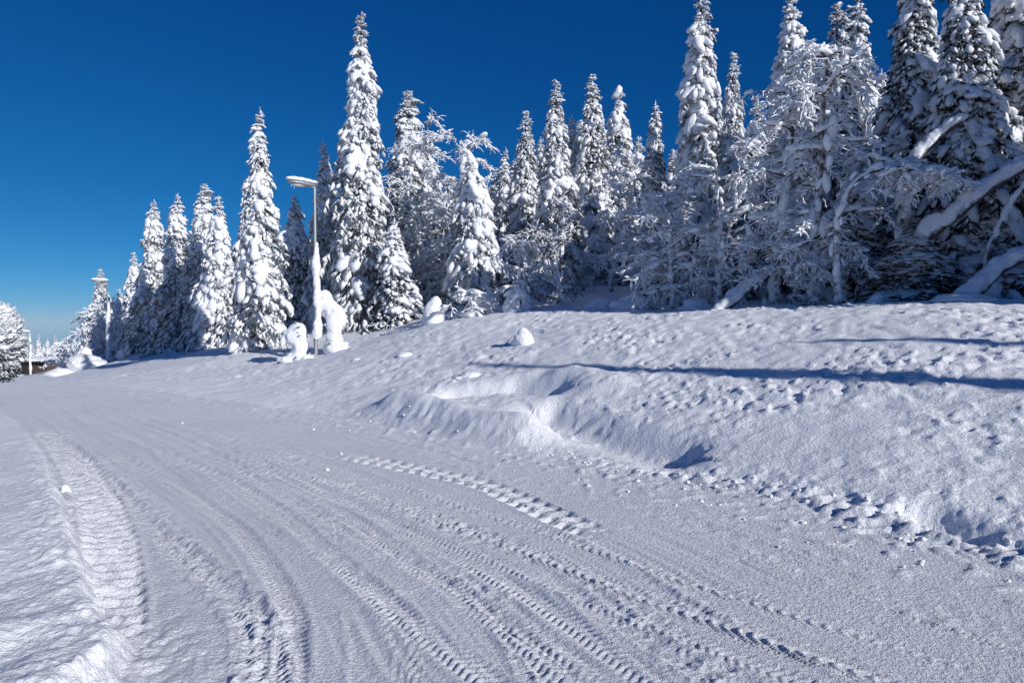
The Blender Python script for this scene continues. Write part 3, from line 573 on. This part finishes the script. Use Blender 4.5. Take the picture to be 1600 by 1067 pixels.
birch_px('birch_tree', 'frosted birch behind the short dark sided spruce and lamp', 440, 35, 360, 40, 216, limbs=14, droop=.9)
birch_px('birch_tree', 'pale frosted birch filling the gap beside the tall airy birch', 722, 32, 300, 55, 218, limbs=22, droop=.7)
birch_px('birch_tree', 'frosted birch crown rising over the shaded slope between the spruces', 1010, 26, 255, 62, 219, limbs=22, droop=.6)
birch_px('birch_tree', 'frosted birch crown high between the tall dense tipped spruce and the twisted tip', 1262, 19, 130, 80, 220, limbs=22, droop=.55)
birch_px('birch_tree', 'tall airy rime white birch just beside the tallest spruce', 650, 32, 200, 62, 221, limbs=40, sub=9, twigs=8, droop=.55, tr=.11, lo=.12)
birch_px('birch_shrub', 'rounded frosted shrub between the snow heaps and the cabin', 98, 58, 540, 26, 222, limbs=12, sub=7, twigs=6, droop=.7, twr=.024, tr=.04, lo=.05, cat='shrub')
# round crowned pine beside the road at the far bend
def pine():
    X, Y = (-6 - CX) / F * 42, 42.0; z0 = H(X, Y) - .1; top = PT(0, 478, Y)[2]; h = top - z0; rng = np.random.default_rng(301)
    root = empty('pine_tree', (X, Y, z0), 'round crowned snowy pine with bare brown trunk by the road bend', 'pine tree')
    tb = Buf(); tb.tubes(catmull([(0, 0, -.1), (.03, 0, h * .4), (.1, 0, h * .9)], 6)[None], np.linspace(.17, .05, 13)[None], 9)
    n = 330; d = norm(rng.normal(size=(n, 3))); rad = .45 + .55 * rng.random(n) ** .4; c = d * rad[:, None] * [1.25, 1.25, h * .44] + [.05, 0, h * .56]
    c = c[c[:, 2] > .35]; n = len(c); D = norm(c - [0, 0, h * .45] + rng.normal(size=(n, 3)) * .4); B = norm(np.cross(np.tile([0, 0, 1.0], (n, 1)), D)); Zx = np.cross(D, B)
    nb = Buf(); sb = Buf()
    for k in range(4):
        q = rng.random(n) * .2 + .35; j = rng.normal(size=(n, 3)) * .14; nb.inst(*SPRAY[k], c + j, D * q[:, None], B * q[:, None], Zx * q[:, None])
    q = .12 + .13 * rng.random(n); sb.lumps(2, c + [0, 0, .06], D * [1, 1, .3], q * 1.4, q, q * .75, .4, 3, 301)
    obj('trunk', tb.mesh('trunk', m_plain('pine_bark', (.16, .085, .05), .9)), root); part_stuff('crown', nb.mesh('crown', M_NEED2, False), root); part_stuff('snow', sb.mesh('snow', M_SNOW), root)
pine()
# leaning and fallen birches loaded with snow
def leaning(label, pix, Ys, rad, seed, thick=1.0, dark=1):
    pts = np.array([PT(px, py, Y) for (px, py), Y in zip(pix, Ys)]); z0 = H(pts[0, 0], pts[0, 1]) - .15; pts[0, 2] = z0
    o0 = pts[0].copy(); P = catmull(pts - o0, 6); K = len(P); rng = np.random.default_rng(seed)
    root = empty('leaning_birch', tuple(o0), label, 'leaning tree', 'snow loaded leaning birches')
    rad = rad * .72; rd = rad * np.linspace(1, .6, K) * (1 + .22 * noise2(np.arange(K) * .55, np.zeros(K) + seed, 5)); tb = Buf(); tb.tubes(P[None], rd[None] * .95, 9); obj('trunk', tb.mesh('trunk', M_BIRCH), root)
    sb = Buf(); T = norm(np.gradient(P, axis=0)); k = 3
    for j in range(k):
        c = P[1:] + [0, 0, 1] * (rd[1:, None] * (.75 + .3 * j)) + rng.normal(size=(K - 1, 3)) * rad * .28
        sb.lumps(2, c, T[1:], rd[1:] * 1.9, rd[1:] * 1.05 * thick, rd[1:] * (.8 + .4 * rng.random(K - 1)) * thick, .32, 3.0, seed + j, .6)
    o = part_stuff('snow', sb.mesh('snow', M_SNOW), root)
    md = o.modifiers.new('join', 'REMESH'); md.mode = 'VOXEL'; md.voxel_size = .035; md.use_smooth_shade = True
    s_ = o.modifiers.new('soften', 'SMOOTH'); s_.factor = .5; s_.iterations = 2
leaning('short leaning log under thick snow beside the knobbly birch trunk', [(1118, 488), (1150, 468), (1180, 442), (1210, 425)], [16.4, 16.5, 16.7, 17.0], .16, 401)
leaning('lowest fallen birch under a thick snow roll arching out of the drift', [(1500, 474), (1535, 448), (1572, 415), (1620, 398), (1680, 385)], [13.8, 13.9, 14, 14.1, 14.3], .19, 402, 1.1)
leaning('high leaning birch trunk with a heavy snow roll crossing the dark spruces', [(1400, 440), (1440, 385), (1495, 335), (1545, 295), (1610, 258), (1690, 235)], [16.3, 15.6, 15.2, 15.0, 14.9, 14.9], .20, 403, 1.15)
leaning('thin leaning stem forking up between the two heavy leaning birches', [(1535, 470), (1545, 400), (1567, 345), (1582, 318), (1605, 285)], [15.4, 15.2, 15, 14.9, 14.8], .10, 404)
leaning('bent trunk with snow hood hanging between the tall shaded spruces', [(1415, 480), (1412, 330), (1420, 270), (1445, 235), (1478, 205), (1500, 190)], [15.9, 15.9, 15.7, 15.6, 15.5, 15.4], .17, 405, 1.1)
# sunlit overhanging birch branch
birch_px('birch_tree', 'birch whose sunlit snowy branch hangs out over the small shaded spruce', 1310, 15.0, 290, 62, 217, trunk_pts=[(0, 0, 0), (0, .1, 1.5), (.2, 0, 2.7), (.9, -.2, 3.1), (1.6, -.3, 2.95), (2.3, -.3, 2.7)], limbs=16, droop=.7, tr=.09, lo=.5)
print('birches done')

# ------------------------------------------------------------------ street lamps
def street_lamp(label, X, Y, top_z, seed, sleeve=(1.1, 3.3), capk=1.0, head_az=None, pole_snow=1.0):
    z0 = H(X, Y) - .05; h = top_z - z0; rng = np.random.default_rng(seed); root = empty('street_lamp', (X, Y, z0), label, 'street lamp', 'street lamps along the road')
    ax = np.array([-.80, -.60, 0]) if head_az is None else np.array([math.cos(head_az), math.sin(head_az), 0]); sx = np.array([-ax[1], ax[0], 0])
    b = Buf(); zz = np.linspace(-.3, h - .06, 10); b.tubes(np.stack([0 * zz, 0 * zz, zz], 1)[None], np.where(zz < 1.1, .072, .072 - .026 * (zz - 1.1) / h)[None], 16); obj('pole', b.mesh('pole', M_STEEL), root)
    b = Buf(); t = np.linspace(0, 1, 6)[:, None]; b.tubes((np.array([0, 0, h - .07]) + t * ax * .22 + t * [0, 0, .03])[None], np.full((1, 6), .04), 12); obj('arm', b.mesh('arm', M_STEEL), root)
    # cobra head: lofted sections along the arm
    secs = [(-.10, .05, .04, .05), (0.0, .09, .07, .06), (.2, .13, .10, .08), (.5, .19, .12, .10), (.8, .20, .10, .095), (1.05, .15, .06, .07), (1.14, .05, .02, .02)]; K = 20; V_ = []
    for (x, wd, dn, up_) in secs:
        for k in range(K):
            a = k * 2 * math.pi / K; x, wd, dn, up_ = (q_ * .8 for q_ in (x, wd, dn, up_)) if k == 0 else (x, wd, dn, up_); V_.append(ax * x + sx * wd * math.cos(a) + np.array([0, 0, h + (up_ if math.sin(a) > 0 else dn) * math.sin(a) + .03 * x]))
    Fc = []
    for i in range(len(secs) - 1):
        for k in range(K):
            a, c = i * K + k, i * K + (k + 1) % K; Fc += [[a, c, c + K], [a, c + K, a + K]]
    for e, rev in ((0, 1), (len(secs) - 1, 0)):
        V_.append(np.mean(V_[e * K:(e + 1) * K], axis=0)); m_ = len(V_) - 1
        for k in range(K): Fc.append([m_, e * K + (k + 1) % K, e * K + k] if rev else [m_, e * K + k, e * K + (k + 1) % K])
    head = obj('lamp_head', mesh('lamp_head', V_, Fc, M_STEEL), root)
    b = Buf(); b.lumps(3, np.array([ax * .53 + [0, 0, h - .06]]), ax[None], [.24], [.10], [.055], 0, 1, 1, 1); obj('lens', b.mesh('lens', M_LENS), head)
    c = np.array([ax * x + [0, 0, h + .085 + .03 * x] for x in (.04, .24, .46, .69, .83)]); b = Buf()
    b.lumps(3, c, np.tile(ax, (5, 1)), np.array([.15, .20, .22, .21, .13]), np.array([.08, .12, .15, .15, .11]), np.array([.08, .10, .11, .10, .08]) * capk, .10, 2, seed, .25)
    o = obj('snow_cap', b.mesh('snow_cap', M_SNOW), root); md = o.modifiers.new('join', 'REMESH'); md.mode = 'VOXEL'; md.voxel_size = .022; md.use_smooth_shade = True
    for x, l in ((.68, .14), (.78, .09), (.56, .06)):
        b = Buf(); b.tubes(np.array([[ax * x + [0, 0, h - .02], ax * x + [0, 0, h - .04 - l * .5], ax * x + [0, 0, h - .06 - l]]]), np.array([[.012, .008, .001]]), 6); obj('icicle', b.mesh('icicle', M_ICE), root)
    n = int((sleeve[1] - sleeve[0]) * 9); z = np.linspace(*sleeve, n); off_ = .06 + .03 * np.sin(z * 2.1 + seed)
    c = np.stack([off_ * np.cos(z * .35 - .6), off_ * np.sin(z * .35 - .9), z], 1); b = Buf(); q = (.085 + .045 * noise2(z * 1.7, z * 0 + seed, 5)) * pole_snow * np.minimum(1, .55 + .5 * (sleeve[1] - z))
    b.lumps(2, c, np.tile([0, .05, 1.0], (n, 1)), q * 1.6, q, q, .25, 5, seed, 1); o = obj('snow_sleeve', b.mesh('snow_sleeve', M_SNOW), root)
    md = o.modifiers.new('join', 'REMESH'); md.mode = 'VOXEL'; md.voxel_size = .03; md.use_smooth_shade = True
    return root
p = PT(490, 290, 23.0); street_lamp('grey street lamp with snow capped head between two snow buried bushes', p[0] + .03, 23.0, p[2], 501, (.85, 3.8), 1.1, None, 1.55)
p = PT(167, 440, 48.0); street_lamp('snow clung street lamp in front of the grey birch thicket', p[0], 48.0, p[2], 502, (.5, 4.2), 1.3, None, 1.8)
p = PT(46, 519, 89.0); street_lamp('white frosted street lamp beside the brown cabin', p[0], 89.0, p[2], 503, (.2, 5.4), 2.0, None, 1.6)
spruce('spruce_tree', 'slim candle shaped spruce that throws its long shadow across the slope', 14.6, -0.3, 8.4, .20, 504, det=.7, big=0, body=.4, pw=.5, group='spruces beyond the fallen birches')

# ------------------------------------------------------------------ snow figures, mounds and stumps
X = (461 - CX) / F * 22.6
blob('buried_bush', 'low snow buried bush with drooping side lump at the lamp pole', 'snowy bush', X, 22.6, [(0.05, 0, .15, .42, .35, .25), (.12, 0, .45, .27, .24, .35), (0, 0, .85, .30, .24, .36), (.1, 0, 1.08, .28, .22, .24), (.22, 0, .8, .15, .16, .4), (-.38, 0, .72, .13, .13, .27), (-.28, 0, .95, .16, .14, .14), (.42, -.1, .12, .25, .2, .16), (-.3, -.2, .08, .3, .2, .14)], 601, .035, 'snow buried bushes by the lamp')
X = (521 - CX) / F * 23.2
blob('buried_bush', 'taller hooded snow figure leaning away from the lamp pole', 'snowy bush', X, 23.2, [(0.1, 0, .2, .42, .4, .3), (.02, 0, .55, .32, .28, .4), (.08, 0, .95, .3, .26, .35), (.05, 0, 1.35, .34, .28, .36), (-.15, 0, 1.65, .32, .25, .32), (-.3, 0, 1.9, .26, .22, .25), (-.5, 0, 1.95, .16, .12, .13), (.24, 0, 1.2, .2, .2, .35), (-.25, 0, 1.45, .2, .18, .22)], 602, .04, 'snow buried bushes by the lamp')
def ground_hit(px, py):
    Ys = np.linspace(3.5, 60, 700); Xs = (px - CX) / F * Ys; zz = surface(Xs, Ys, False); yy = HOR + (EYE - zz) / Ys * F
    k = np.argmax(yy <= py); return np.array([Xs[k], Ys[k], zz[k]])
def small_blob(label, px, py, wpx, hpx, z, seed, name='snow_mound', cat='snow mound', group='snow mounds on the slope', Yd=None):
    P0 = ground_hit(px, py) if Yd is None else PT(px, py, Yd)
    k = P0[1] / F; rx, hz = .5 * wpx * k, hpx * k; rng = np.random.default_rng(seed)
    ls = [(0, 0, hz * .3, rx, rx * .85, hz * .5), (rx * .05, 0, hz * .6, rx * .72, rx * .65, hz * .45)] + [(rx * rng.normal() * .6, rx * rng.normal() * .4, hz * .15, rx * .4, rx * .4, hz * .25) for _ in range(4)]
    blob(name, label, cat, P0[0], P0[1], ls, seed, max(.012, min(.04, rx * .12)), group, nz=.3)
small_blob('rounded snow mound alone on the upper slope casting a shadow', 818, 537, 30, 28, .9, 611)
small_blob('low crumbly snow lump on the slope between lamp and lone mound', 632, 556, 30, 9, .7, 612)
small_blob('little snow lump on the slope close to the hooded snow figure', 558, 562, 22, 6, .5, 613)
small_blob('flat snow lump above the ploughed hump by the road', 735, 588, 42, 12, .5, 614)
small_blob('two tier snow capped stump at the edge of the wood near the tall airy birch', 678, 503, 30, 46, 1.7, 615, Yd=22.5, name='snow_stump', cat='snow stump', group='snow stumps by the wood')
small_blob('snow capped stump behind the low frosted shrub', 764, 492, 20, 40, 1.8, 616, Yd=23, name='snow_stump', cat='snow stump', group='snow stumps by the wood')
small_blob('wide snow drift mound in the shade of the thicket', 985, 488, 60, 26, 1.8, 617, Yd=20, group='shaded drifts')
small_blob('rounded drift beside a bare shrub in the shade', 940, 490, 44, 20, 1.8, 618, Yd=21, group='shaded drifts')
small_blob('small round snow ball mound at the foot of the low shaded spruce', 1368, 480, 26, 18, 1.9, 619, Yd=14.6, group='shaded drifts')
small_blob('smooth low drift at the foot of the lowest fallen birch', 1500, 476, 110, 16, 1.9, 620, Yd=13.4, group='shaded drifts')
small_blob('boulder shaped snow hump at the foot of the slim forking birch', 1085, 486, 50, 22, 1.8, 621, Yd=18.2, group='shaded drifts')
small_blob('snow buried boulder beside the second street lamp', 195, 560, 28, 16, 0, 622, Yd=47, group='snow heaps by the second lamp')
small_blob('long snow hump bowing down in front of the second lamp', 136, 578, 66, 24, 0, 623, Yd=45, group='snow heaps by the second lamp')
small_blob('upright snow plastered bush behind the long hump by the second lamp', 132, 560, 30, 40, 0, 624, Yd=46, name='buried_bush', cat='snowy bush', group='snow heaps by the second lamp')
small_blob('low snow heap at the road bend before the cabin', 95, 585, 44, 14, 0, 625, Yd=44, group='snow heaps by the second lamp')
small_blob('knuckle of snow standing on the ploughed verge beside the belt track', 98, 774, 20, 24, .05, 626, name='snow_clod', cat='snow clod', group='single snow clods')
small_blob('single snow clod lying on the road between wheel tracks', 482, 780, 12, 7, 0, 627, name='snow_clod', cat='snow clod', group='single snow clods')
small_blob('larger snow clod at the foot of the crumbled plough edge', 1250, 818, 22, 15, .02, 628, name='snow_clod', cat='snow clod', group='single snow clods')
# little snow cone sapling
birch_rng = np.random.default_rng(9)
spruce_px('spruce_sapling', 'tiny spruce sapling turned to a snow cone at the wood edge', 812, 432, 22.2, 40, 630, det=1.2, snow=1.6, big=5, need=M_NEED2, group='young saplings')
# crumbs of snow thrown along the plough edge
rng = np.random.default_rng(77); n = 700
i = rng.integers(8, len(RE) - 26, n); t = rng.random(n)[:, None]; c = RE[i] * (1 - t) + RE[i + 1] * t; T = norm(RE[i + 1] - RE[i]); c = c - np.stack([T[:, 1], -T[:, 0]], 1) * (rng.exponential(.55, n) - .5)[:, None]
c = c[(c[:, 1] > 2.5) & (c[:, 1] < 11.5)]; n = len(c); z = surface(c[:, 0], c[:, 1])[0]; q = .004 + .030 * rng.random(n) ** 7
b = Buf(); b.lumps(1, np.column_stack([c, z + q * .15]), rng.normal(size=(n, 3)) * [1, 1, .2], q * 1.2, q, q * .9, .5, 30, 7, .8)
o = obj('snow_crumbs', b.mesh('snow_crumbs', M_SNOW)); o['kind'] = 'stuff'; tag(o, 'scattered snow crumbs along the ploughed road edge', 'snow crumbs')

# ------------------------------------------------------------------ cabin
def box(b, x0, x1, y0, y1, z0, z1):
    v = np.array([[x, y, z] for x in (x0, x1) for y in (y0, y1) for z in (z0, z1)], float)
    q = [(0, 1, 3, 2), (4, 6, 7, 5), (0, 4, 5, 1), (2, 3, 7, 6), (0, 2, 6, 4), (1, 5, 7, 3)]; b.add(v, np.array([[a, c, d] for a, c, d, e in q] + [[a, d, e] for a, c, d, e in q]))
pc = PT(60, 582, 96.0); zc = H(pc[0], pc[1]); cab = empty('cabin', (pc[0], pc[1], zc - .1), 'low dark brown wooden cabin with snow covered roof down the hill', 'cabin')
eave = PT(60, 566, 96.0)[2] - zc + .1
for k in range(14):
    b = Buf(); box(b, -3.4, 2.3, -.06 - .012 * (k % 2), .0, k * eave / 14, (k + 1) * eave / 14 - .015); obj('board', b.mesh('board', M_WOOD, False), cab)
b = Buf(); box(b, -3.38, 2.28, 0.002, 5, 0, eave - .02); obj('wall', b.mesh('wall', M_WOOD, False), cab)
b = Buf(); box(b, -3.8, 2.7, -.6, 5.4, eave, eave + .14); rf = obj('roof', b.mesh('roof', M_WOOD, False), cab)
b = Buf(); xs = np.linspace(-3.7, 2.6, 14)
for yy in (-.35, .8, 2.2, 3.6, 4.9): b.lumps(2, np.stack([xs, 0 * xs + yy, 0 * xs + eave + .25], 1), np.tile([1.0, 0, 0], (14, 1)), .55 + 0 * xs, .8 + 0 * xs, .35 + 0 * xs, .15, 1, 8, .4)
o = obj('roof_snow', b.mesh('roof_snow', M_SNOW), cab); md = o.modifiers.new('join', 'REMESH'); md.mode = 'VOXEL'; md.voxel_size = .09; md.use_smooth_shade = True
b = Buf(); box(b, .2, 1.2, -.10, -.075, eave * .42, eave * .8); obj('window', b.mesh('window', M_GLASS, False), cab)
tot = sum(len(m.polygons) * (1 if len(m.polygons) and m.polygons[0].loop_total == 3 else 2) for m in bpy.data.meshes)
print('TOTAL TRIS', tot)
